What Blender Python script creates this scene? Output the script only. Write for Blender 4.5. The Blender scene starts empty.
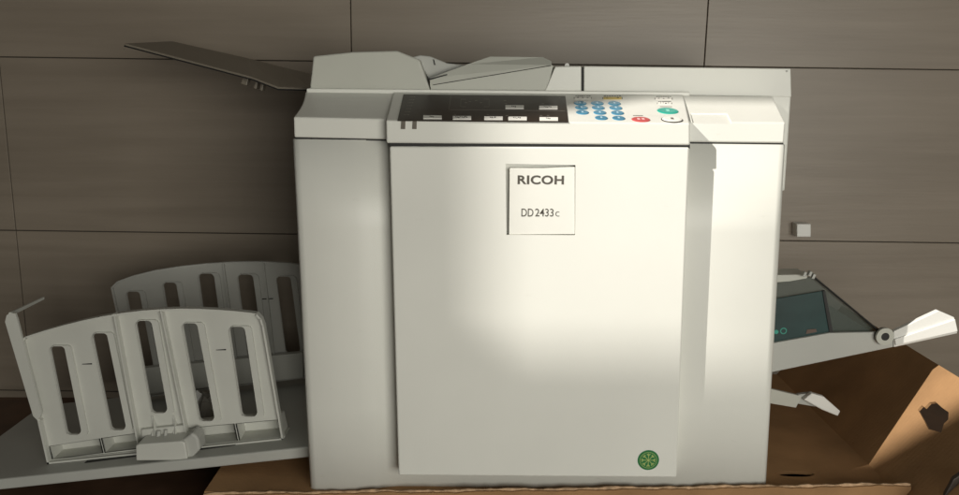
import bpy, bmesh, math, random
from mathutils import Vector, Matrix
random.seed(7)
S = bpy.context.scene
COL = S.collection
R = math.radians

# ------------------------------------------------------------------ camera
FPX = 820.0                    # focal length in pixels of a 959 px wide picture
PITCH, ROLL = 11.3, 0.35
CAM = Vector((0.0, -1.258, 0.663))
CROT = Matrix.Rotation(R(90 - PITCH), 3, 'X') @ Matrix.Rotation(R(ROLL), 3, 'Z')
cd = bpy.data.cameras.new('camera'); cam = bpy.data.objects.new('camera', cd); COL.objects.link(cam)
cam.matrix_world = Matrix.Translation(CAM) @ CROT.to_4x4()
cd.sensor_fit = 'HORIZONTAL'; cd.sensor_width = 36.0; cd.lens = 36.0 * FPX / 959.0
cd.clip_start = 0.02; cd.clip_end = 60
S.camera = cam

def ray(px, py):
    return CROT @ Vector(((px - 479.5) / FPX, -(py - 247.5) / FPX, -1.0))
def W(px, py, Y):                                   # point of the upright plane at depth Y
    d = ray(px, py); return CAM + d * ((Y - CAM.y) / d.y)
def onplane(px, py, p0, n):
    d = ray(px, py); return CAM + d * ((p0 - CAM).dot(n) / d.dot(n))

# ------------------------------------------------------------------ light
w = bpy.data.worlds.new('World'); S.world = w; w.use_nodes = True
w.node_tree.nodes['Background'].inputs[0].default_value = (1.0, 0.98, 0.90, 1)
w.node_tree.nodes['Background'].inputs[1].default_value = 0.07

SUN = Vector((2.2, 1.0, -1.75)).normalized()        # direction the sunbeam travels
TGT = Vector((0.33, 0.0, 0.5))
LP = TGT - SUN * 12.0
sd = bpy.data.lights.new('sunbeam_lamp', 'SPOT'); sl = bpy.data.objects.new('sunbeam_lamp', sd); COL.objects.link(sl)
sl.location = LP; sl.rotation_euler = SUN.to_track_quat('-Z', 'Y').to_euler()
sd.energy = 9900; sd.color = (1.0, 0.955, 0.885); sd.spot_size = R(9.0); sd.spot_blend = 0.0
sd.shadow_soft_size = 0.023

def area(name, loc, tgt, sx, sy, e, c):
    d = bpy.data.lights.new(name, 'AREA'); o = bpy.data.objects.new(name, d); COL.objects.link(o)
    d.shape = 'RECTANGLE'; d.size = sx; d.size_y = sy; d.energy = e; d.color = c
    o.location = loc; o.rotation_euler = (Vector(tgt) - Vector(loc)).to_track_quat('-Z', 'Y').to_euler()
area('ambient_fill', (1.15, -2.9, 0.65), (0.2, 0, 0.4), 1.7, 1.2, 56, (1.0, 0.985, 0.90))  # area lamp added as soft ambient fill from the right front

S.view_settings.view_transform = 'Standard'; S.view_settings.look = 'None'
S.view_settings.exposure = 0; S.view_settings.gamma = 1

# ------------------------------------------------------------------ materials
def mat(name, col, rough=0.5, var=0.0, scale=6.0, bump=0.0, bscale=400.0, spec=0.5, alpha=1.0, trans=0.0, coat=0.0):
    m = bpy.data.materials.new(name); m.use_nodes = True
    nt = m.node_tree; b = nt.nodes['Principled BSDF']
    b.inputs['Base Color'].default_value = (*col, 1); b.inputs['Roughness'].default_value = rough
    b.inputs['Specular IOR Level'].default_value = spec
    b.inputs['Alpha'].default_value = alpha; b.inputs['Transmission Weight'].default_value = trans
    b.inputs['Coat Weight'].default_value = coat
    tc = nt.nodes.new('ShaderNodeTexCoord')
    if var:
        n = nt.nodes.new('ShaderNodeTexNoise'); n.inputs['Scale'].default_value = scale; n.inputs['Detail'].default_value = 6
        nt.links.new(tc.outputs['Object'], n.inputs['Vector'])
        r = nt.nodes.new('ShaderNodeValToRGB')
        r.color_ramp.elements[0].position = 0.3; r.color_ramp.elements[1].position = 0.7
        r.color_ramp.elements[0].color = (*[c * (1 - var) for c in col], 1)
        r.color_ramp.elements[1].color = (*[min(1, c * (1 + var)) for c in col], 1)
        nt.links.new(n.outputs['Fac'], r.inputs['Fac']); nt.links.new(r.outputs['Color'], b.inputs['Base Color'])
        mr = nt.nodes.new('ShaderNodeMapRange'); mr.inputs['To Min'].default_value = rough * 0.85; mr.inputs['To Max'].default_value = min(1, rough * 1.15)
        nt.links.new(n.outputs['Fac'], mr.inputs['Value']); nt.links.new(mr.outputs['Result'], b.inputs['Roughness'])
    if bump:
        n2 = nt.nodes.new('ShaderNodeTexNoise'); n2.inputs['Scale'].default_value = bscale; n2.inputs['Detail'].default_value = 3
        bp = nt.nodes.new('ShaderNodeBump'); bp.inputs['Strength'].default_value = bump; bp.inputs['Distance'].default_value = 0.001
        nt.links.new(tc.outputs['Object'], n2.inputs['Vector']); nt.links.new(n2.outputs['Fac'], bp.inputs['Height'])
        nt.links.new(bp.outputs['Normal'], b.inputs['Normal'])
    return m

ivory = mat('ivory_plastic', (0.765, 0.76, 0.70), 0.42, 0.025, 5, 0.12, 700)
ivory_door = mat('ivory_door_plastic', (0.80, 0.795, 0.735), 0.40, 0.045, 3, 0.10, 700)
grey = mat('grey_plastic', (0.52, 0.52, 0.46), 0.5, 0.04, 8, 0.12, 600)
fence_grey = mat('fence_grey_plastic', (0.60, 0.60, 0.55), 0.42, 0.05, 8, 0.12, 600)
grey_tray = mat('grey_tray_plastic', (0.46, 0.46, 0.425), 0.5, 0.05, 7, 0.15, 500)
dark_tray = mat('smoke_brown_plastic', (0.21, 0.18, 0.14), 0.4, 0.08, 10, alpha=.88)
black = mat('black_gap', (0.012, 0.011, 0.010), 0.6)
display = mat('display_film', (0.026, 0.017, 0.012), 0.34, 0.15, 20, spec=0.25)
film_line = mat('film_print', (0.16, 0.14, 0.12), 0.5)
tab_brown = mat('brown_window', (0.13, 0.11, 0.085), 0.4)
white_lab = mat('label_white', (0.82, 0.80, 0.74), 0.6)
ink = mat('label_ink', (0.05, 0.045, 0.04), 0.6)
yellow = mat('label_yellow', (0.72, 0.55, 0.18), 0.6)
blue = mat('blue_key', (0.06, 0.24, 0.38), 0.25, 0.1, 60, coat=0.5)
keytop = mat('blue_key_print', (0.42, 0.60, 0.70), 0.4)
red = mat('red_key', (0.60, 0.10, 0.10), 0.3, coat=0.4)
green = mat('green_key', (0.02, 0.40, 0.31), 0.3, coat=0.4)
badge = mat('nameplate_plastic', (0.80, 0.79, 0.73), 0.35, 0.01, 30)
letter = mat('badge_print', (0.07, 0.06, 0.045), 0.5)
st_green = mat('sticker_green', (0.012, 0.17, 0.045), 0.35)
st_gold = mat('sticker_gold', (0.42, 0.52, 0.16), 0.4)
card = mat('corrugated_cardboard', (0.35, 0.20, 0.095), 0.85, 0.20, 9, 0.5, 160, spec=0.2)
def flute(m):
    nt = m.node_tree; wv = nt.nodes.new('ShaderNodeTexWave'); wv.inputs['Scale'].default_value = 38; wv.inputs['Distortion'].default_value = 1.2; wv.inputs['Detail'].default_value = 2
    wv.bands_direction = 'Y'; tc = [n for n in nt.nodes if n.type == 'TEX_COORD'][0]; nt.links.new(tc.outputs['Object'], wv.inputs['Vector'])
    bp = [n for n in nt.nodes if n.type == 'BUMP'][0]; nz = bp.inputs['Height'].links[0].from_socket
    ad = nt.nodes.new('ShaderNodeMath'); ad.operation = 'MULTIPLY_ADD'; ad.inputs[1].default_value = .18
    nt.links.new(wv.outputs['Fac'], ad.inputs[0]); nt.links.new(nz, ad.inputs[2]); nt.links.new(ad.outputs[0], bp.inputs['Height'])
flute(card)
card_edge = mat('torn_cardboard', (0.50, 0.34, 0.21), 0.9, 0.35, 90, 0.8, 300, spec=0.1)
white_plastic = mat('white_plastic', (0.80, 0.79, 0.75), 0.4, 0.02, 10)
teal = mat('teal_print', (0.02, 0.30, 0.22), 0.4)
rust = mat('rust_mark', (0.12, 0.075, 0.055), 0.6)
gloss_dark = mat('dark_acrylic', (0.018, 0.050, 0.048), 0.16, 0.4, 9)
bag_mat = mat('dark_cloth_weave', (0.045, 0.030, 0.022), 0.55, 0.2, 30)
smoke = mat('smoked_acrylic', (0.09, 0.115, 0.10), 0.2, alpha=0.5)

def scuff(m, amt=.16):
    nt = m.node_tree; b = nt.nodes['Principled BSDF']; src = b.inputs['Base Color'].links[0].from_socket
    tc = [n for n in nt.nodes if n.type == 'TEX_COORD'][0]
    n = nt.nodes.new('ShaderNodeTexNoise'); n.inputs['Scale'].default_value = 17; n.inputs['Detail'].default_value = 9; n.inputs['Roughness'].default_value = .72
    mp = nt.nodes.new('ShaderNodeMapping'); mp.inputs['Scale'].default_value = (1, 1, 2.6); mp.inputs['Rotation'].default_value = (0, .5, 0)
    nt.links.new(tc.outputs['Object'], mp.inputs['Vector']); nt.links.new(mp.outputs['Vector'], n.inputs['Vector'])
    rp = nt.nodes.new('ShaderNodeMapRange'); rp.inputs['From Min'].default_value = .64; rp.inputs['From Max'].default_value = .76; rp.inputs['To Max'].default_value = amt
    nt.links.new(n.outputs['Fac'], rp.inputs['Value'])
    mx = nt.nodes.new('ShaderNodeMix'); mx.data_type = 'RGBA'; nt.links.new(rp.outputs['Result'], mx.inputs['Factor'])
    nt.links.new(src, mx.inputs[6]); mx.inputs[7].default_value = (.30, .26, .19, 1); nt.links.new(mx.outputs[2], b.inputs['Base Color'])
for m_ in (ivory, ivory_door, grey, fence_grey, grey_tray): scuff(m_)
# stone-look wall tile: long horizontal streaks
def tile_mat():
    m = bpy.data.materials.new('streaked_stone_tile'); m.use_nodes = True; nt = m.node_tree; b = nt.nodes['Principled BSDF']
    tc = nt.nodes.new('ShaderNodeTexCoord'); mp = nt.nodes.new('ShaderNodeMapping'); mp.inputs['Scale'].default_value = (1.6, 1, 34)
    nt.links.new(tc.outputs['Object'], mp.inputs['Vector'])
    n = nt.nodes.new('ShaderNodeTexNoise'); n.inputs['Scale'].default_value = 1.0; n.inputs['Detail'].default_value = 7; n.inputs['Roughness'].default_value = 0.6
    n.inputs['Distortion'].default_value = 0.5
    nt.links.new(mp.outputs['Vector'], n.inputs['Vector'])
    mp2 = nt.nodes.new('ShaderNodeMapping'); mp2.inputs['Scale'].default_value = (2.0, 1, 6)
    nt.links.new(tc.outputs['Object'], mp2.inputs['Vector'])
    n2 = nt.nodes.new('ShaderNodeTexNoise'); n2.inputs['Scale'].default_value = 1.0; n2.inputs['Detail'].default_value = 3
    nt.links.new(mp2.outputs['Vector'], n2.inputs['Vector'])
    mx = nt.nodes.new('ShaderNodeMath'); mx.operation = 'MULTIPLY_ADD'; mx.inputs[1].default_value = 0.5
    nt.links.new(n2.outputs['Fac'], mx.inputs[0])
    h = nt.nodes.new('ShaderNodeMath'); h.operation = 'MULTIPLY'; h.inputs[1].default_value = 0.5
    nt.links.new(n.outputs['Fac'], h.inputs[0]); nt.links.new(h.outputs[0], mx.inputs[2])
    r = nt.nodes.new('ShaderNodeValToRGB')
    e = r.color_ramp.elements
    e[0].position = 0.38; e[0].color = (0.235, 0.194, 0.150, 1)
    e[1].position = 0.66; e[1].color = (0.295, 0.246, 0.194, 1)
    gm = nt.nodes.new('ShaderNodeNewGeometry'); ad = nt.nodes.new('ShaderNodeMath'); ad.operation = 'MULTIPLY_ADD'; ad.inputs[1].default_value = 0.10
    nt.links.new(gm.outputs['Random Per Island'], ad.inputs[0]); nt.links.new(mx.outputs[0], ad.inputs[2])
    nt.links.new(ad.outputs[0], r.inputs['Fac']); nt.links.new(r.outputs['Color'], b.inputs['Base Color'])
    fg = nt.nodes.new('ShaderNodeTexNoise'); fg.inputs['Scale'].default_value = 1.0; fg.inputs['Detail'].default_value = 4
    mp3 = nt.nodes.new('ShaderNodeMapping'); mp3.inputs['Scale'].default_value = (14, 1, 210)
    nt.links.new(tc.outputs['Object'], mp3.inputs['Vector']); nt.links.new(mp3.outputs['Vector'], fg.inputs['Vector'])
    bp = nt.nodes.new('ShaderNodeBump'); bp.inputs['Strength'].default_value = 0.25; bp.inputs['Distance'].default_value = 0.001
    nt.links.new(fg.outputs['Fac'], bp.inputs['Height']); nt.links.new(bp.outputs['Normal'], b.inputs['Normal'])
    b.inputs['Roughness'].default_value = 0.42
    return m
tile = tile_mat()
grout = mat('dark_grout', (0.05, 0.042, 0.033), 0.9)
floor_m = mat('brown_floor', (0.12, 0.065, 0.038), 0.5, 0.3, 12)

# ------------------------------------------------------------------ builders
def link(name, bm, m, parent=None, bev=0.0, seg=2, smooth=False):
    bmesh.ops.recalc_face_normals(bm, faces=bm.faces)
    if bev:
        es = [e for e in bm.edges if len(e.link_faces) == 2 and e.calc_face_angle() > 0.5]
        bmesh.ops.bevel(bm, geom=es, offset=bev, segments=seg, profile=0.5, affect='EDGES', clamp_overlap=True)
        bmesh.ops.recalc_face_normals(bm, faces=bm.faces)
    me = bpy.data.meshes.new(name); bm.to_mesh(me); bm.free()
    o = bpy.data.objects.new(name, me); COL.objects.link(o)
    for x in (m if isinstance(m, (list, tuple)) else [m]): me.materials.append(x)
    if smooth:
        for p in me.polygons: p.use_smooth = True
    if parent: 
        o.parent = parent
    return o
def prism(bm, pts, vec, mi=0):
    a = [bm.verts.new(p) for p in pts]; b = [bm.verts.new(p + vec) for p in pts]; n = len(pts); fs = []
    fs.append(bm.faces.new(a)); fs.append(bm.faces.new(b[::-1]))
    for i in range(n): fs.append(bm.faces.new([a[i], b[i], b[(i + 1) % n], a[(i + 1) % n]]))
    for f in fs: f.material_index = mi
def loft(bm, loops, mi=0):
    rows = [[bm.verts.new(p) for p in L] for L in loops]; n = len(loops[0])
    bm.faces.new(rows[0][::-1]).material_index = mi; bm.faces.new(rows[-1]).material_index = mi
    for a, b in zip(rows, rows[1:]):
        for i in range(n): bm.faces.new([a[i], a[(i + 1) % n], b[(i + 1) % n], b[i]]).material_index = mi
def box(bm, c, s, rot=None, mi=0):
    g = bmesh.ops.create_cube(bm, size=1)
    M = Matrix.Translation(Vector(c)) @ (rot.to_4x4() if rot else Matrix.Identity(4)) @ Matrix.Diagonal((*s, 1))
    bmesh.ops.transform(bm, matrix=M, verts=g['verts'])
    for v in g['verts']:
        for f in v.link_faces: f.material_index = mi
def wpoly(pts, Y): return [W(x, y, Y) for x, y in pts]
def slab(name, pts, Y, depth, m, parent, bev=0.0, seg=2):
    bm = bmesh.new(); prism(bm, wpoly(pts, Y), Vector((0, depth, 0))); return link(name, bm, m, parent, bev, seg)
def cut(o, cutter_bm):
    me = bpy.data.meshes.new('c'); bmesh.ops.recalc_face_normals(cutter_bm, faces=cutter_bm.faces); cutter_bm.to_mesh(me); cutter_bm.free()
    c = bpy.data.objects.new('c', me); COL.objects.link(c)
    md = o.modifiers.new('b', 'BOOLEAN'); md.operation = 'DIFFERENCE'; md.solver = 'EXACT'; md.object = c
    dg = bpy.context.evaluated_depsgraph_get(); dg.update()
    nm = bpy.data.meshes.new_from_object(o.evaluated_get(dg)); o.modifiers.clear()
    old = o.data; nm.name = old.name; o.data = nm
    bpy.data.objects.remove(c); bpy.data.meshes.remove(me)
def tube(bm, pts, r, n=10, mi=0):
    loops = []
    for i, p in enumerate(pts):
        d = (pts[min(i + 1, len(pts) - 1)] - pts[max(i - 1, 0)]).normalized()
        u = d.orthogonal().normalized() if i == 0 else (u - d * u.dot(d)).normalized()
        v = d.cross(u); loops.append([p + (u * math.cos(2 * math.pi * k / n) + v * math.sin(2 * math.pi * k / n)) * r for k in range(n)])
    loft(bm, loops, mi)
def stadium(cx, cy, hw, y0, y1, lean, n=7):          # slot outline in px, lean = x shift over its height
    pts = []
    r = hw
    q = hw * .62
    for k in range(n + 1):
        a = math.pi * k / n; ox = -1 if k <= n // 2 else 1
        pts.append((cx + ox * (hw - q) - q * math.cos(a), y0 + q - q * math.sin(a)))
    for k in range(n + 1):
        a = math.pi * k / n; ox = 1 if k <= n // 2 else -1
        pts.append((cx + lean + ox * (hw - q) + q * math.cos(a), y1 - q + q * math.sin(a)))
    return pts
def thing(name, label, cat, loc):
    o = bpy.data.objects.new(name, None); COL.objects.link(o); o.location = loc
    o['label'] = label; o['category'] = cat; o.empty_display_size = 0.1
    return o
def struct(o): o['kind'] = 'structure'; return o

# ------------------------------------------------------------------ setting
# wall: separate tiles with real joints over dark grout
WY = 0.62
bm = bmesh.new()
tw = 353 * 1.0; J = 0.0011
scale = (W(704, 60, WY) - W(351, 60, WY)).length      # tile width
th = 0.5 * scale
org = W(351.5, 61.5, WY)
ang = R(-0.42)
ux = Vector((math.cos(ang), 0, math.sin(ang))); uz = Vector((-math.sin(ang), 0, math.cos(ang)))
for i in range(-4, 5):
    for j in range(-3, 4):
        a = org + ux * (i * scale + J) + uz * (j * th + J)
        c = a + ux * (scale / 2 - J) + uz * (th / 2 - J) + Vector((0, 0.005, 0))
        box(bm, c, (scale - 2 * J, 0.01, th - 2 * J), Matrix.Rotation(-ang, 3, 'Y'))
wo = struct(link('wall', bm, tile, None, 0.0008, 1))
bm = bmesh.new(); box(bm, (0, WY + 0.03, 0.5), (8, 0.05, 4.5)); struct(link('wall_backing', bm, grout))
bm = bmesh.new(); box(bm, (0, -1.2, -0.10), (8, 3.7, 0.02)); struct(link('floor', bm, floor_m))

# unseen board added behind the camera; its opening shapes the sunbeam patch
FY = -2.3
bx0, bx1, bz0, bz1 = W(424, 250, 0).x, 0.95, W(479, 350, 0).z, 0.93
def onmask(x, z):
    P = Vector((x, 0, z)); t = (FY - LP.y) / (P.y - LP.y); return LP + (P - LP) * t
a = onmask(bx0, bz0); b = onmask(bx1, bz1)
bm = bmesh.new()
L, Rr, B, T = a.x, b.x, a.z, b.z
bo = [Vector((L - 2, FY, B - 2)), Vector((Rr + 2, FY, B - 2)), Vector((Rr + 2, FY, T + 2)), Vector((L - 2, FY, T + 2))]
bi = [Vector((L, FY, B)), Vector((Rr, FY, B)), Vector((Rr, FY, T)), Vector((L, FY, T))]
for k in range(4):
    prism(bm, [bo[k], bo[(k + 1) % 4], bi[(k + 1) % 4], bi[k]], Vector((0, -0.02, 0)))
struct(link('sunbeam_mask', bm, ivory))

# ------------------------------------------------------------------ the duplicator
mach = thing('duplicator', 'large ivory office duplicator with dark control panel and a paper tray on each side', 'duplicator', (0, 0, 0))
SY = 0.022                                           # front of the side panels, behind the door
# main body: front strip with a soft hollow towards the door on its left
def lerp(a, b, t): return a + (b - a) * t
cols = [(293, 311, SY + .006), (295, 312.5, SY + .001), (300, 317, SY - .002), (330, 343, SY - .002), (352, 364, SY), (366, 377, SY + .004), (378, 388, SY + .010), (389, 399, SY + .013),
        (420, 430, SY + .013), (640, 630, SY + .004), (688, 676, SY), (779, 759.5, SY), (783, 763.5, SY + .002), (785, 765, SY + .007)]
bm = bmesh.new()
loops = []
for t in (0, 0.25, 0.5, 0.75, 1.0):
    L = []
    for (xt, xb, Y) in cols:
        yt = lerp(139.0, 144.6, (xt - 293) / 492); yb = 498
        L.append(W(lerp(xt, xb, t), lerp(yt, yb, t), Y))
    L.append(Vector((L[-1].x, 0.16, L[-1].z))); L.append(Vector((L[0].x, 0.16, L[0].z)))
    loops.append(L)
loft(bm, loops)
body = link('body', bm, ivory, mach, 0)
for p in body.data.polygons: p.use_smooth = abs(p.normal.z) < 0.5 and p.normal.y < -0.2
# rear body
zr = W(785, 190, 0.15).z
bm = bmesh.new(); X0, X1, X2 = W(309, 140, .15).x, W(783, 140, .15).x, W(790, 100, .15).x
box(bm, ((X0 + X1) / 2, 0.355, 0.304), (X1 - X0 - .004, 0.385, 0.632))
link('rear_body', bm, ivory, mach, 0.004)
bm = bmesh.new(); prism(bm, [W(700, 94, .157), W(791.5, 94, .157), W(785, 191, .157), W(700, 191, .157)], Vector((0, 0.36, 0)))
link('rear_side_cover', bm, ivory, mach, 0.003)

# side tops
def side_top(name, fl, fr, yl, yr, gl, gr, bl, br, yb, hollow=0):
    bm = bmesh.new()
    loops = []
    n = 7
    for k in range(n):
        t = k / (n - 1)
        xl, xr = lerp(fl, bl, t), lerp(fr, br, t)
        if hollow: xl += hollow * math.sin(math.pi * t) 
        Y = lerp(SY, 0.15, t)
        yL, yR = lerp(yl, yb, t), lerp(yr, yb + 1, t)
        A, Bq = W(xl, yL, Y), W(xr, yR, Y)
        za, zb = W(fl, gl, SY).z, W(fr, gr, SY).z
        loops.append([A, Bq, Vector((Bq.x, Y, zb)), Vector((A.x, Y, za))])
    loft(bm, loops)
    return link(name, bm, ivory, mach, 0.0022, 2)
side_top('side_table', 293.5, 388, 117.0, 119, 137.2, 139.3, 305.5, 394, 91.5, hollow=2.5)
tb = side_top('side_table', 688, 785.5, 121.5, 122.5, 142.0, 143.0, 680, 772.5, 95)
P0 = W(688, 120, SY); n_ = (W(785, 122, SY) - P0).cross(W(680, 94, .15) - P0).normalized()
cb = bmesh.new()
prism(cb, [onplane(x, y, P0 + Vector((0, 0, .02)), n_) for x, y in ((691, 103.5 - 5), (728, 103.8 - 5), (736, 119 - 5), (695, 118.5 - 5))], Vector((0, 0, -0.0245)))
cut(tb, cb)
tb['label'] = 'right side table with a shallow tray sunk into it'

# dark seams under the tops
slab('seam', [(294.5, 136.9), (388, 139), (388, 140.8), (294.5, 138.6)], SY + .004, .1, black, mach)
slab('seam', [(688, 141.8), (783.5, 142.9), (783.5, 144.4), (688, 143.5)], SY + .004, .1, black, mach)

# door
door = slab('door', [(389.5, 146.3), (689.6, 147.2), (676.8, 478.0), (398.5, 475.8)], 0.0, 0.03, ivory_door, mach, 0.003, 3)
slab('door_seam', [(389.3, 142.6), (689.9, 144.4), (689.9, 148.4), (389.6, 146.4)], 0.0025, .03, black, mach)
NY = 0.0
cb = bmesh.new(); prism(cb, [p + Vector((0, -.02, 0)) for p in wpoly([(505.6, 163.8), (575.5, 165.0), (575.2, 235.4), (506.5, 234.9)], 0)], Vector((0, 0.034, 0)))
cut(door, cb)
# nameplate with its printed name and model number
def text_mesh(s, px0, px1, pyb, pyt, Y, offset=0.0, extr=0.0004, space=1.0):
    cu = bpy.data.curves.new('t', 'FONT'); cu.body = s; cu.size = 1; cu.extrude = 0.02; cu.offset = offset; cu.space_character = space
    cu.resolution_u = 4
    o = bpy.data.objects.new('t', cu); COL.objects.link(o)
    dg = bpy.context.evaluated_depsgraph_get(); dg.update()
    me = bpy.data.meshes.new_from_object(o.evaluated_get(dg)); bpy.data.objects.remove(o)
    xs = [v.co.x for v in me.vertices]; ys = [v.co.y for v in me.vertices]
    a, b = W(px0, pyb, Y), W(px1, pyt, Y)
    for v in me.vertices:
        u = (v.co.x - min(xs)) / (max(xs) - min(xs)) if False else (v.co.x - X_(xs)[0]) / (X_(xs)[1] - X_(xs)[0])
        q = (v.co.y - X_(ys)[0]) / (X_(ys)[1] - X_(ys)[0])
        v.co = Vector((lerp(a.x, b.x, u), Y - (0.0003 if v.co.z > 0 else -0.0002), lerp(a.z, b.z, q)))
    return me
_cache = {}
def X_(l):
    k = id(l)
    if k not in _cache: _cache[k] = (min(l), max(l), l)
    return _cache[k]
bm = bmesh.new()
pl = [(509.8, 168.2), (542, 168.2), (574.9, 166.8), (575.0, 234.3), (509.2, 234.6)]
q = wpoly(pl, 0.0012); q2 = [p for p in q]
prism(bm, q2, Vector((0, .0035, 0)))
bmesh.ops.bevel(bm, geom=[e for e in bm.edges], offset=.0008, segments=2, affect='EDGES')
for args in (('RICOH', 517.5, 564.0, 184.2, 175.4, 0.0012, 0.03, 0, 1.06), ('DD', 521.3, 533.4, 216.4, 208.6, .0012, .004, 0, .98), ('2433', 535.0, 553.6, 216.4, 208.6, .0012, .004, 0, .98), ('c', 555.3, 559.4, 216.4, 211.4, .0012, -.012)):
    me = text_mesh(*args)
    for p in me.polygons: p.material_index = 1
    bm.from_mesh(me)
me = bpy.data.meshes.new('nameplate'); bm.to_mesh(me); bm.free(); me.materials.append(badge); me.materials.append(letter)
npo = bpy.data.objects.new('nameplate', me); COL.objects.link(npo); npo.parent = door
npo['label'] = 'white square nameplate reading RICOH DD 2433c'
# round green sticker with a gold rosette
c0 = W(648.3, 460.2, 0.0); rad = (W(659, 460, 0) - W(648.3, 460, 0)).length
bm = bmesh.new()
def disc(bm, c, r, d, mi, n=40, Y=None):
    prism(bm, [c + Vector((math.cos(2 * math.pi * k / n) * r, 0, math.sin(2 * math.pi * k / n) * r)) for k in range(n)], Vector((0, -d, 0)), mi)
def ring(bm, c, r, wd, y, mi, n=40):
    for k in range(n):
        a, b2 = 2 * math.pi * k / n, 2 * math.pi * (k + 1) / n
        prism(bm, [c + Vector((math.cos(t) * rr, y, math.sin(t) * rr)) for t, rr in ((a, r - wd), (a, r), (b2, r), (b2, r - wd))], Vector((0, -.00015, 0)), mi)
disc(bm, c0, rad, .0006, 0)
ring(bm, c0, rad * .80, rad * .035, -.0006, 1)
for k in range(8):
    a = 2 * math.pi * k / 8; d1 = Vector((math.cos(a), 0, math.sin(a))); d2 = Vector((-math.sin(a), 0, math.cos(a)))
    for q_ in ([(.14, -.03), (.70, -.03), (.70, .03), (.14, .03)], [(.40, .0), (.60, .18), (.66, .14), (.46, -.03)], [(.40, .0), (.60, -.18), (.66, -.14), (.46, .03)]):
        prism(bm, [c0 + Vector((0, -.0006, 0)) + d1 * rad * s_ + d2 * rad * t_ for s_, t_ in q_], Vector((0, -.00015 - .00002 * len(bm.faces) / 400, 0)), 1)
disc(bm, c0 + Vector((0, -.0006, 0)), rad * .12, .0002, 1, 12)
so = link('sticker', bm, [st_green, st_gold], door); so['label'] = 'round green sticker with a gold rosette'

# control console
CF, CB = -0.0012, 0.15
fl, fr, bl_, br_ = W(386, 120.3, CF), W(690, 123.2, CF), W(393.5, 91.4, CB), None
br_ = onplane(683, 92.6, fl, (fr - fl).cross(bl_ - fl).normalized())
bm = bmesh.new()
drop = Vector((0, 0, -0.05))
f1, f2 = W(386.5, 143.0, CF), W(690, 145.2, CF)
loft(bm, [[fl, bl_, Vector((bl_.x, CB, f1.z)), f1], [fr, br_, Vector((br_.x, br_.y, f2.z)), f2]])
console = link('control_console', bm, ivory, mach, 0.0025, 3)
cn = (fr - fl).cross(bl_ - fl).normalized()
if cn.z < 0: cn = -cn
def D(px, py, up=0.0): return onplane(px, py, fl + cn * up, cn)
ex = (fr - fl).normalized(); ey = cn.cross(ex).normalized()
def onconsole(name, pts, h, m, up=0.0, parent=console, bev=0):
    bm = bmesh.new(); prism(bm, [D(x, y) + cn * up for x, y in pts], cn * h); return link(name, bm, m, parent, bev)
def rect(cx, cy, w_, h_): return [(cx - w_ / 2, cy + h_ / 2), (cx + w_ / 2, cy + h_ / 2 + w_ * .006), (cx + w_ / 2, cy - h_ / 2 + w_ * .006), (cx - w_ / 2, cy - h_ / 2)]
# the dark film with its printed lines, as one display panel
bm = bmesh.new()
def addp(pts, h, mi, up): prism(bm, [D(x, y) + cn * up for x, y in pts], cn * h, mi)
addp([(397.5, 120.8), (568.3, 122.3), (565.3, 96.2), (403.5, 94.6)], .0010, 0, -.0002)
def line(x0, y0, x1, y1, t=0.5, mi=1):
    if abs(x1 - x0) > abs(y1 - y0): addp([(x0, y0 + t / 2), (x1, y1 + t / 2), (x1, y1 - t / 2), (x0, y0 - t / 2)], .0002, mi, .0008)
    else: addp([(x0 - t / 2, y0), (x0 + t / 2, y0), (x1 + t / 2, y1), (x1 - t / 2, y1)], .0002, mi, .0008)
line(449, 110, 451, 96); line(450, 110, 565, 111.3, .35)
for x0, x1 in ((461, 466), (484, 489)): line(x0, 99.5, x1, 99.7, .4); line(x0, 107, x1, 107.2, .4)
line(460.5, 107, 461, 99.5, .4); line(489, 107.2, 489, 99.7, .4)
for k in range(7): 
    x = 414.5 - k * 1.0; y = 97.2 + k * 3.0
    addp(rect(x, y, 1.6, .7), .0002, 1, .0008)
    for t in range(3): addp(rect(x - 4.2 + t * 1.2, y, .7, .6), .0002, 1, .0008)
for x, y in ((466, 103), (470, 102), (476, 101), (481, 103), (505, 101), (506, 104), (507, 116), (543, 104), (455, 115), (488, 115), (541, 116), (548, 116), (560, 98)): addp(rect(x, y, 2.4, .6), .0002, 1, .0008)
link('display_panel', bm, [display, film_line], console)
for i, (x, y) in enumerate(((514.5, 107.8), (548.3, 108.3), (432.5, 118.0), (462, 118.6), (493.5, 119.0), (517.6, 119.3), (548.8, 119.8))):
    bm = bmesh.new()
    addp(rect(x, y, 18.5, 3.1), .0016, 0, .0006)
    bmesh.ops.bevel(bm, geom=list(bm.edges), offset=.0003, segments=1, affect='EDGES')
    ns = (3, 5, 3, 8, 4, 5, 3)[i]
    for t in range(ns): addp(rect(x - ns * .8 + t * 1.6, y - .2 + .3 * ((t * 7) % 3 - 1), 1.1, random.uniform(.5, 1.2)), .0002, 1, .0022)
    link('white_key', bm, [white_lab, ink], console)
for x in (403.0, 414.4):
    slab('indicator_window', [(x - 2.4, 129), (x + 2.2, 129), (x + 2.4, 120.6), (x - 1.8, 120.6)], CF - .0006, .002, tab_brown, console)
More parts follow.
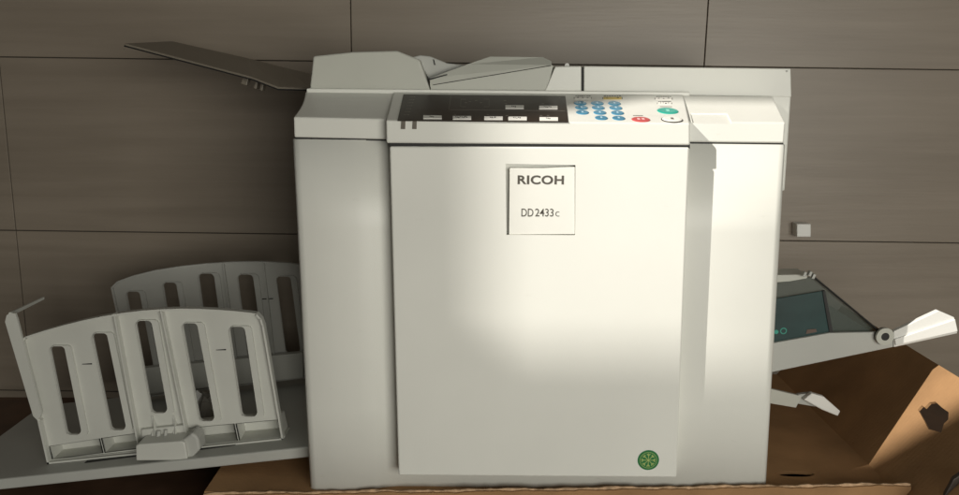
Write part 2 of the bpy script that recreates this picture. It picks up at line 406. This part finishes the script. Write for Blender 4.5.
# oval keys
def key(name, cx, cy, w_, h_, hgt, m, marks=1, mk=keytop):
    bm = bmesh.new(); N = 24; loops = []
    c = D(cx, cy); rx = (D(cx + w_ / 2, cy) - D(cx - w_ / 2, cy)).length / 2; ry = (D(cx, cy + h_ / 2) - D(cx, cy - h_ / 2)).length / 2
    for s, hh in ((1, -.0005), (1, hgt * .45), (.93, hgt * .8), (.75, hgt), (.3, hgt * .96)):
        loops.append([c + ex * rx * s * math.cos(2 * math.pi * k / N) + ey * ry * s * math.sin(2 * math.pi * k / N) + cn * hh for k in range(N)])
    loft(bm, loops)
    for k in range(marks):
        p = c + ex * rx * (.0 if marks == 1 else (-.25 + .5 * k)) + cn * (hgt * .98)
        prism(bm, [p + ex * a_ * rx + ey * b_ * ry for a_, b_ in ((-.14, -.3), (.14, -.3), (.14, .3), (-.14, .3))], cn * .0003, 1)
    return link(name, bm, [m, mk], console, 0, smooth=False)
for x, y in ((580.1, 103.2), (597.2, 103.3), (614.3, 103.5), (581.4, 107.7), (598.2, 107.8), (615.8, 108), (582.4, 112.5), (599.8, 112.7), (617.5, 113), (601.3, 118), (618.7, 118.3)):
    key('number_key', x, y, 12.8, 4.2, .0014, blue)
key('stop_key', 640.8, 119.6, 18.5, 5.0, .0014, red, 2, mat('red_print', (.8, .5, .5), .4))
key('start_key', 667.7, 111, 21, 6.0, .0014, green, 1, mat('green_print', (.3, .7, .6), .4))
o = key('clear_key', 672, 119.8, 21.5, 5.8, .0016, ink, 0); 
key('clear_key_cap', 672, 119.8, 20.3, 5.2, .0024, white_lab, 1, film_line)
def label_plate(cx, cy, w_, h_, m, seed, marks=5):
    global bm
    bm = bmesh.new(); rnd = random.Random(seed)
    addp(rect(cx, cy, w_, h_), .0006, 0, -.0001)
    for t in range(marks): addp(rect(cx - w_ * .3 + t * w_ * .6 / max(1, marks - 1), cy + rnd.uniform(-.3, .3), rnd.uniform(.6, 2.0), rnd.uniform(.4, .8)), .0002, 1, .0005)
    for t in range(7): addp(rect(cx - w_ * .42 + t * w_ * .14, cy - h_ / 2 - 1.0, rnd.uniform(1.2, 2.4), .55), .0002, 1, 0)
    for s in (-1, 1): addp(rect(cx + s * (w_ / 2 + .7), cy, .5, h_ * .7), .0002, 1, 0)
    link('printed_label', bm, [m, ink], console)
label_plate(582.8, 97.9, 16, 2.2, white_lab, 1, 3); label_plate(612.5, 98.1, 18, 2.4, yellow, 2, 2)
label_plate(663.6, 98.6, 16, 2.4, white_lab, 3, 3); label_plate(664.5, 103.3, 13, 1.8, white_lab, 4, 4)
for q_ in (rect(638, 115.5, 10, .6), rect(666, 106.6, 12, .5)):
    bm = bmesh.new(); addp(q_, .0002, 0, 0); link('printed_caption', bm, film_line, console)

# ledge behind console and the scanner parts standing on it
slab('rear_ledge', [(306.5, 88.3), (690, 91.8), (690, 96), (306.5, 94)], .147, .10, ivory, mach, 0.0015)
feeder = slab('document_feeder', [(309.5, 89.8), (313.2, 56.0), (352, 51.8), (397, 50.6), (419.5, 59.5), (430.5, 91)], .155, .26, grey, mach, 0.003, 3)
feeder['label'] = 'grey document feeder with a sloping right end'
slab('feeder_mouth', [(430, 85.2), (553.5, 65.3), (546.5, 92), (431, 92)], .158, .2, grey, feeder, 0.001)
bm = bmesh.new(); tube(bm, [W(433, 84.8, .1572), W(551, 65.4, .1572)], .0006, 6); link('tray_seam', bm, black, feeder)
# paper tray leaning over the scanner
bm = bmesh.new()
A = [W(430, 84.6, .1575), W(552, 65.0, .1575), W(551, 61, .165), W(543, 57, .175), W(490, 56.5, .175), W(468, 64, .168), W(430, 78, .160)]
prism(bm, A, Vector((0, .001, -.003)))
ft = link('feed_tray', bm, grey, feeder)
bm = bmesh.new()
for k, (x0, y0, x1, y1) in enumerate(((473, 69.5, 505, 62.4), (476, 71, 500, 65.8), (470, 72.8, 492, 68.6))):
    a, b2 = W(x0, y0, .164), W(x1, y1, .169)
    prism(bm, [a, b2, b2 + Vector((0, 0, .0008)), a + Vector((0, 0, .0008))], Vector((0, .004, 0)))
link('tray_rib', bm, grey_tray, feeder)
slab('feed_roller_cover', [(408, 58), (420, 55), (430, 56), (447, 63), (466, 65), (468, 69), (429, 79.5), (424, 70)], .19, .12, grey_tray, feeder, .002)
slab('feed_slot', [(428.5, 78.7), (447, 74.0), (447.5, 74.9), (428.7, 80.3)], .157, .03, black, feeder)
slab('feed_mark', [(433, 59), (434.2, 59.4), (435.5, 65), (434.2, 64.6)], .1885, .003, black, feeder)
slab('scanner_cover', [(544.2, 92.5), (555.2, 66.4), (581.3, 66.0), (581.3, 93)], .156, .34, ivory, mach, .0015)
slab('scanner_gap', [(580, 68), (586, 68), (586, 93), (580, 93)], .16, .3, black, mach)
slab('back_panel', [(583.9, 66.0), (790.8, 68.4), (791.5, 97), (583.9, 94)], .156, .35, ivory, mach, .0015)
bm = bmesh.new(); disc(bm, W(786.8, 71, .156), .0018, .0012, 0, 12); link('screw', bm, grey_tray, mach)
bm = bmesh.new(); disc(bm, W(566.5, 65.6, .2), .004, .01, 0, 16); link('hinge_pin', bm, white_plastic, mach)

# document tray rising to the upper left
bm = bmesh.new()
nr = [(124.5, 45.5), (252, 79.0), (278, 89.0), (310, 90.0)]; fr_ = [(172, 43.0), (248, 60), (285, 69.5), (312, 76)]
nv = [W(x, y, .22) for x, y in nr]; fv = [W(x, y, .46) for x, y in fr_]
top = nv + fv[::-1]
loft(bm, [[a, b2, b2 + Vector((0, 0, .004)), a + Vector((0, 0, .004))] for a, b2 in zip(nv, fv)])
dt = link('document_tray', bm, dark_tray, mach, .0008, 1); dt['label'] = 'thin dark tray rising to the upper left'
tilt = Matrix.Rotation(R(14), 3, 'Y')
for s, (x, y) in enumerate(((246, 81), (257, 85), (263, 87))):
    bm = bmesh.new(); box(bm, W(x, y, .26), (.005 if s else .011, .02, .013), tilt); link('tray_clip', bm, dark_tray, dt, .001)
bm = bmesh.new(); tube(bm, [p + Vector((0, -.001, -.0005)) for p in nv], .0013, 6); link('tray_lip', bm, black, dt)
bm = bmesh.new(); tube(bm, [W(124, 46, .22), W(124.6, 50, .22)], .001, 6); link('tray_corner', bm, dark_tray, dt)

# ------------------------------------------------------------------ delivery tray on the left
DY0, DY1 = .08, .455
deck = None
pr, plf = W(309, 447, DY0), W(-70, 487, DY0)
bm = bmesh.new()
prism(bm, [plf, pr, Vector((pr.x, DY1, pr.z)), Vector((plf.x, DY1, plf.z))], Vector((0, 0, -.020)))
deck = link('delivery_tray', bm, grey_tray, mach, .003, 2)
deck['label'] = 'flat grey delivery tray carrying slotted paper fences'
def deckz(x): return lerp(plf.z, pr.z, (x - plf.x) / (pr.x - plf.x))
FY_ = .135
def fence(name, outline, slots, ribs, Y, th_, label=None, rim=.012, holes=()):
    bm = bmesh.new(); prism(bm, wpoly(outline, Y), Vector((0, th_, 0)))
    o = link(name, bm, fence_grey, deck, .0)
    for s in list(slots) + list(holes):
        cb = bmesh.new(); prism(cb, [p + Vector((0, -.02, 0)) for p in wpoly(s, Y)], Vector((0, .05, 0))); cut(o, cb)
    # raised rim, ribs and slot surrounds joined into the same moulding
    bm = bmesh.new(); bm.from_mesh(o.data)
    wp = wpoly(outline, Y); n = len(wp); cen = sum(wp, Vector()) / n
    for i in range(n):
        a, b2 = wp[i], wp[(i + 1) % n]
        e = (b2 - a); nn = Vector((-e.z, 0, e.x)).normalized()
        if nn.dot(cen - a) < 0: nn = -nn
        prism(bm, [a, b2, b2 + nn * .0035, a + nn * .0035], Vector((0, -rim, 0)))
    for (x0, y0, x1, y1, d) in ribs:
        a, b2 = W(x0, y0, Y), W(x1, y1, Y); e = (b2 - a); nn = Vector((-e.z, 0, e.x)).normalized() * .0014
        prism(bm, [a - nn, b2 - nn, b2 + nn, a + nn], Vector((0, -d, 0)))
    for s in slots:                              # a step running round the right-hand side of each slot
        sp = wpoly(s, Y); c_ = sum(sp, Vector()) / len(sp)
        big = [p + Vector((.0115 if 4 <= k_ <= 11 else .0012, 0, 0)) + Vector((0, 0, .0015 if k_ < 8 else -.004)) for k_, p in enumerate(sp)]
        m_ = len(sp)
        for i in range(m_):
            a, b2, c2, d2 = big[i], big[(i + 1) % m_], sp[(i + 1) % m_], sp[i]
            if (a - b2).length < 1e-5: continue
            try: prism(bm, [a, b2, c2, d2], Vector((0, -.0045, 0)))
            except ValueError: pass
    bmesh.ops.recalc_face_normals(bm, faces=bm.faces)
    bm.to_mesh(o.data); bm.free()
    if label: o['label'] = label
    return o
# outlines (front fence)
arc = []
for t in range(13):
    u = t / 12; x = lerp(29, 258, u); y = lerp(336, 313, u) - 15.5 * math.sin(math.pi * (u * .96 + .02)) ** .9
    arc.append((x, y))
outl = [(50.5, 461.5), (24.5, 345), (24, 339)] + arc + [(263, 317), (265.5, 324), (285, 437.5)]
sl_ = [stadium(58.7, 0, 7.6, 345.5, 434, 16), stadium(101, 0, 7.8, 332.5, 429.5, 18), stadium(145, 0, 8.2, 320, 412.5, 15), stadium(191, 0, 7.7, 322.5, 420.5, 16.5), stadium(238, 0, 8, 326, 416, 12)]
feet = [[(49.5, 446.5), (99, 439.0), (102.5, 453), (53, 459)], [(102, 438.6), (135, 434), (139, 448.5), (105.5, 452.6)], [(187, 428.5), (233.5, 424.2), (237, 441.0), (190.5, 446)], [(236.5, 424), (277.5, 420.2), (281.5, 436.2), (240, 440.6)]]
sl_ += []
ribs = [(117, 312, 142.5, 452, .013), (163.5, 308.5, 191.5, 446, .013)]
front_fence = fence('side_fence', outl, sl_, ribs, FY_, .0025, 'front grey paper fence with five upright slots', holes=feet)
for x, y in ((82, 364), (216, 349.8)):
    slab('fence_slit', [(x, y), (x + 10, y - .7), (x + 10, y + .6), (x, y + .6)], FY_ - .0004, .002, black, deck)
# open compartments along the foot of the fence
for f in feet:
    bm = bmesh.new(); wp = wpoly(f, FY_); n = 4
    cen = sum(wp, Vector()) / 4
    for i in range(4):
        a, b2 = wp[i], wp[(i + 1) % 4]; out = [(p - cen).normalized() * .0022 for p in (a, b2)]
        prism(bm, [a, b2, b2 + out[1], a + out[0]], Vector((0, .042, 0)))
    prism(bm, [p + Vector((0, .039, 0)) for p in wp], Vector((0, .003, 0)))
    link('fence_compartment', bm, fence_grey, deck)
a, b2 = W(50.5, 461.2, FY_ - .004), W(285, 437.6, FY_ - .004)
bm = bmesh.new(); prism(bm, [a, b2, b2 + Vector((0, 0, .0022)), a + Vector((0, 0, .0022))], Vector((0, .04, 0))); link('fence_foot', bm, fence_grey, deck)
# sliding latch with its knob
slab('latch_block', [(136, 461), (135.5, 446), (139, 444.5), (181, 441.5), (184.5, 443), (187.5, 459), (184, 460.5)], .085, .045, fence_grey, deck, .0022, 2)
slab('latch_base', [(142, 448), (141, 430), (186, 425), (190, 446)], .125, .012, fence_grey, deck, .002)
for x0 in (152, 173):
    bm = bmesh.new(); a = [W(x0 - 2.2, 443, .11), W(x0 + 2.6, 443, .11), W(x0 + 4.0, 428, .128), W(x0 + 1, 416, .133), W(x0 - .6, 416, .133), W(x0 + 1.0, 428, .128)]
    prism(bm, a, Vector((0, .004, 0))); link('latch_prong', bm, fence_grey, deck)
bm = bmesh.new(); tube(bm, [W(158, 440, .115), W(159, 431, .12)], .004, 10); tube(bm, [W(165, 440, .115), W(166, 430, .12)], .003, 10); link('latch_spring', bm, grey_tray, deck)
slab('latch_side', [(181, 441), (192, 433), (198, 438), (200, 450), (192, 458), (186, 460)], .092, .035, grey_tray, deck, .004, 3)
for (x0, x1, y0, y1) in ((190, 232, .115, .128), (80, 140, .112, .126)):
    bm = bmesh.new(); a, b2 = W(x0, 452, .1).x, W(x1, 452, .1).x
    prism(bm, [Vector((a, y0, deckz(a) + .0008)), Vector((b2, y0 + .006, deckz(b2) + .0008)), Vector((b2, y1, deckz(b2) + .0008)), Vector((a, y1, deckz(a) + .0008))], Vector((0, 0, -.004)))
    link('guide_slot', bm, black, deck)
# rear fence
arc2 = [(112, 287), (118, 281), (133, 275.5), (155, 270), (180, 266), (208, 263), (235, 261.3), (262, 261), (290, 262.6), (318, 267), (330, 272)]
RY = .415
out2 = [(136, 398)] + arc2 + [(348, 372)]
s2 = [stadium(134, 0, 7, 291, 368, 13), stadium(170.5, 0, 7, 282, 366, 12.5), stadium(207, 0, 8, 273, 362, 11), stadium(246, 0, 8, 274, 360, 10), stadium(284, 0, 7.6, 276, 353, 9)]
rear_f = fence('side_fence', out2, s2, [(224, 263, 240, 378, .008), (264, 262, 277, 374, .008)], RY, .0025, 'rear grey paper fence standing by the wall', rim=.006)
bm = bmesh.new(); a, b2 = W(132, 378, RY - .02), W(303, 352, RY - .02); 
prism(bm, [W(130, 396, RY - .02), W(303, 378, RY - .02), W(303, 353, RY - .02), W(127, 370, RY - .02)], Vector((0, .018, 0))); link('rear_fence_foot', bm, mat('dim_grey_plastic', (.46, .46, .42), .5), deck, .002)
slab('fence_slit', [(262, 298.6), (273, 298.2), (273, 299.2), (262, 299.6)], RY - .0004, .002, black, deck)
rear_f.data.materials.clear(); rear_f.data.materials.append(mat('dim_clear_plastic', (.62, .62, .58), .4, alpha=.5))
# end fence: an open frame lying across the tray
bm = bmesh.new()
X0_ = W(9, 317, .12).x
def EP(px, py): # intersect upright YZ plane that leans with the tray
    n = Vector((1, 0, .10)).normalized(); return onplane(px, py, Vector((X0_, .12, W(9, 317, .12).z)), n)
q = [EP(6, 318), EP(42, 298), EP(66, 405), EP(34, 421)]
def bar(a, b2, wd=.006):
    d = (b2 - a).normalized(); u = Vector((0, 1, 0)); 
    tube(bm, [a, b2], wd, 8)
qa = [W(10, 320, .12), W(13, 313, .125), W(42, 298, .25)]
prism(bm, wpoly([(5, 322), (6.5, 315.5), (10, 313), (15, 313.5), (17, 319), (41.5, 414), (38, 420), (33, 416)], .12), Vector((0, .005, 0)))
prism(bm, [W(8, 316.5, .12), W(9, 312.5, .12), W(42, 297, .25), W(42, 299.5, .25)], Vector((.004, .001, 0)))
prism(bm, [W(33, 416, .12), W(38, 421, .12), W(56, 414, .2), W(56, 411, .2)], Vector((.004, .001, 0)))
ef = link('end_fence', bm, fence_grey, deck); ef['label'] = 'narrow grey end fence at the far left'
# crumpled clear wrap lying on the tray behind the fence
bm = bmesh.new(); rnd = random.Random(3)
base_c = W(202, 402, .30)
N = 9; g = [[bm.verts.new(Vector((base_c.x + (i - 4) * .012 + rnd.uniform(-.004, .004), .30 + (j - 4) * .012 + rnd.uniform(-.004, .004), deckz(base_c.x) + .004 + max(0, .05 - .0013 * ((i - 4) ** 2 + (j - 4) ** 2) * 1.6) * rnd.uniform(.2, 1.0)))) for j in range(N)] for i in range(N)]
for i in range(N - 1):
    for j in range(N - 1): bm.faces.new([g[i][j], g[i + 1][j], g[i + 1][j + 1], g[i][j + 1]])
o = link('crumpled_wrap', bm, mat('clear_wrap', (.33, .31, .27), .25, alpha=.75)); 
sm = o.modifiers.new('t', 'SOLIDIFY'); sm.thickness = .0008
o['label'] = 'crumpled greyish plastic wrap lying on the tray behind the front fence'; o['category'] = 'plastic wrap'

# ------------------------------------------------------------------ paper tray on the right
TY = .16
arm = slab('paper_tray_arm', [(755, 376), (755, 346.5), (775, 343), (829, 333.2), (878, 332.2), (893.5, 331.5), (893.5, 347.2)], TY, .008, grey_tray, mach, .0015)
arm['label'] = 'grey side arm of the right paper tray'
slab('tray_floor', [(757, 375.4), (757, 372.6), (892, 344.8), (892, 347.2)], TY + .008, .28, grey_tray, arm, .001)
wing = slab('tray_wing', [(893.8, 331.5), (938.5, 310.6), (954.5, 317.5), (957.5, 333.5), (893.8, 347.4)], TY - .003, .010, white_plastic, arm, .0012)
bm = bmesh.new(); prism(bm, [W(895, 345, TY - .003), W(957, 331, TY - .003), W(954.5, 319, TY - .003), W(894, 339, TY - .003)], Vector((0, -.003, 0))); link('wing_fold', bm, white_plastic, wing, .001)
bm = bmesh.new(); cc = W(884, 336, TY - .006)
ring(bm, cc, .0158, .0085, 0, 0, 32)
for v in bm.verts: 
    if v.co.y < cc.y - .0001: v.co.y = cc.y - .005
bmesh.ops.remove_doubles(bm, verts=bm.verts, dist=1e-5)
link('pivot_ring', bm, grey, arm, 0)
bm = bmesh.new(); disc(bm, cc + Vector((0, .0055, 0)), .0148, .0085, 0, 32); link('pivot_hole', bm, black, arm)
bm = bmesh.new(); tube(bm, [W(812.5, 275.8, TY + .004), W(879, 331, TY + .004)], .0017, 8); link('tray_rod', bm, black, arm)
slab('side_window', [(757, 346), (757, 284), (778, 283), (812, 276.5), (880, 332), (829, 333)], TY + .012, .003, smoke, arm)
slab('guide_rail', [(757, 284), (757, 275.5), (808, 274.5), (807, 278.5), (790, 281.5)], TY + .01, .05, grey, arm, .001)
for x, y in ((804, 274), (809.5, 273.5), (813, 276)):
    bm = bmesh.new(); box(bm, W(x, y, TY + .003), (.005, .01, .009), Matrix.Rotation(R(20), 3, 'Y')); link('rail_clip', bm, grey_tray, arm, .001)
slab('dark_guide_plate', [(757, 346), (757, 302), (823, 291), (831.5, 331.5)], TY + .006, .003, gloss_dark, arm, .0006)
slab('guide_edge', [(822.6, 291.3), (825.4, 291), (833.2, 333), (829.6, 333)], TY + .004, .006, black, arm)
bm = bmesh.new(); c1 = W(783.5, 331, TY + .006)
ring(bm, c1, .006, .0016, 0, 0, 20); disc(bm, c1 + Vector((-.013, 0, -.002)), .004, .0003, 0, 12); link('green_mark', bm, teal, arm)
slab('brown_mark', [(806, 334.0), (807, 329.8), (816, 329), (817, 332)], TY + .0052, .001, rust, arm)
# lower lever
slab('lower_lever', [(755, 387), (766, 388), (802, 396.5), (796, 408), (755, 401)], .22, .008, grey, mach, .001)
slab('lever_tip', [(812, 393.5), (824, 397), (840.5, 411.5), (838, 416.5), (822, 410), (804, 400)], .21, .012, white_plastic, mach, .002)
slab('lever_joint', [(798, 395), (813, 393), (822, 402), (816, 407), (798, 404)], .222, .01, grey_tray, mach, .001)

# ------------------------------------------------------------------ cardboard box under the duplicator
bxo = thing('cardboard_box', 'opened brown cardboard box spread flat under the duplicator', 'cardboard box', (0.12, 0.28, -0.09))
def par(o):
    o.parent = bxo; o.location = -Vector(bxo.location); return o
XL, XR = -.46, .71
bm = bmesh.new(); box(bm, ((XL + XR) / 2, .306, -.015), (XR - XL, .588, .006)); bt = par(link('box_bottom', bm, card))
hc = onplane(795.5, 474, Vector((0, 0, -.012)), Vector((0, 0, 1))); cb = bmesh.new()
prism(cb, [hc + Vector((.034 * math.cos(2 * math.pi * k / 24), .011 * math.sin(2 * math.pi * k / 24), .02)) for k in range(24)], Vector((0, 0, -.06)))
cut(bt, cb)
# front wall with a torn top edge
RYF0 = .004
_ea, _eb = W(311, 494.5, RYF0), W(900, 486.5, RYF0)
def edge(x): return lerp(_ea.z, _eb.z, (x - _ea.x) / (_eb.x - _ea.x)) + .35 * ( .0025 * math.sin(x * 31) + .0018 * math.sin(x * 77 + 1) + .0012 * math.sin(x * 190))
RYF = .004
for nm, y0, y1, m, dz in (('front_wall', RYF, RYF + .0035, card, 0), ('torn_edge', RYF + .0035, RYF + .006, card_edge, .0025)):
    bm = bmesh.new(); ps = []; n = 160
    for k in range(n + 1):
        x = lerp(XL, XR + .012, k / n); ps.append(Vector((x, y0, edge(x + dz * 9) + dz + random.uniform(-.0007, .0007))))
    loft(bm, [[p, Vector((p.x, y1, p.z)), Vector((p.x, y1, -.088)), Vector((p.x, y0, -.088))] for p in ps])
    par(link(nm, bm, m))
# right flap leaning outwards, hinged along the box bottom
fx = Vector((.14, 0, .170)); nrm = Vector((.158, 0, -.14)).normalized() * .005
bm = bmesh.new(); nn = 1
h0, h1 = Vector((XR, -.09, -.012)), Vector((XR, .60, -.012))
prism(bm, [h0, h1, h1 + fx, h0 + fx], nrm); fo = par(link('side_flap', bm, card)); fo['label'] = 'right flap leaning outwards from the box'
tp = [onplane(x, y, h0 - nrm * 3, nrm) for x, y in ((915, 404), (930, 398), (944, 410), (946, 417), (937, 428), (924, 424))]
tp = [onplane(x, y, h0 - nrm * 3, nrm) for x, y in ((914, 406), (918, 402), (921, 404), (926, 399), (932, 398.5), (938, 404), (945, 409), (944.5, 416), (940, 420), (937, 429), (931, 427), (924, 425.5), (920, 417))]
cb = bmesh.new(); prism(cb, [p + nrm * 1 for p in tp], nrm * 5); cut(fo, cb)  # added hole: its dark gap stands in for a tab in shade
# left short return
bm = bmesh.new(); box(bm, (XL + .003, .306, -.053), (.005, .58, .068)); par(link('side_wall', bm, card))
bm = bmesh.new(); box(bm, (XR - .003, .306, -.053), (.005, .58, .068)); par(link('side_wall', bm, card))
# small white block on the wall
bm = bmesh.new(); a, b2, c_, d_ = [W(x, y, WY - .03) for x, y in ((797, 237), (811, 237), (811, 224), (797, 224))]
prism(bm, [a, b2, c_, d_], Vector((0, .031, 0))); o = link('wall_clip', bm, white_plastic, None, .002)
o['label'] = 'small white plastic block fixed to the wall beside the duplicator'; o['category'] = 'wall clip'
# dark fold at the lower right corner
bm = bmesh.new()
pts = [W(942, 500, -.06), W(949, 488, -.06), W(953, 480, -.06), W(966, 471, -.06), W(985, 470, -.06), W(985, 500, -.06)]
prism(bm, pts, Vector((.004, .012, 0))); o = link('dark_cloth', bm, bag_mat, None, .002, 2)
o['label'] = 'small dark cloth corner poking in at the lower right in front of the box'; o['category'] = 'cloth'
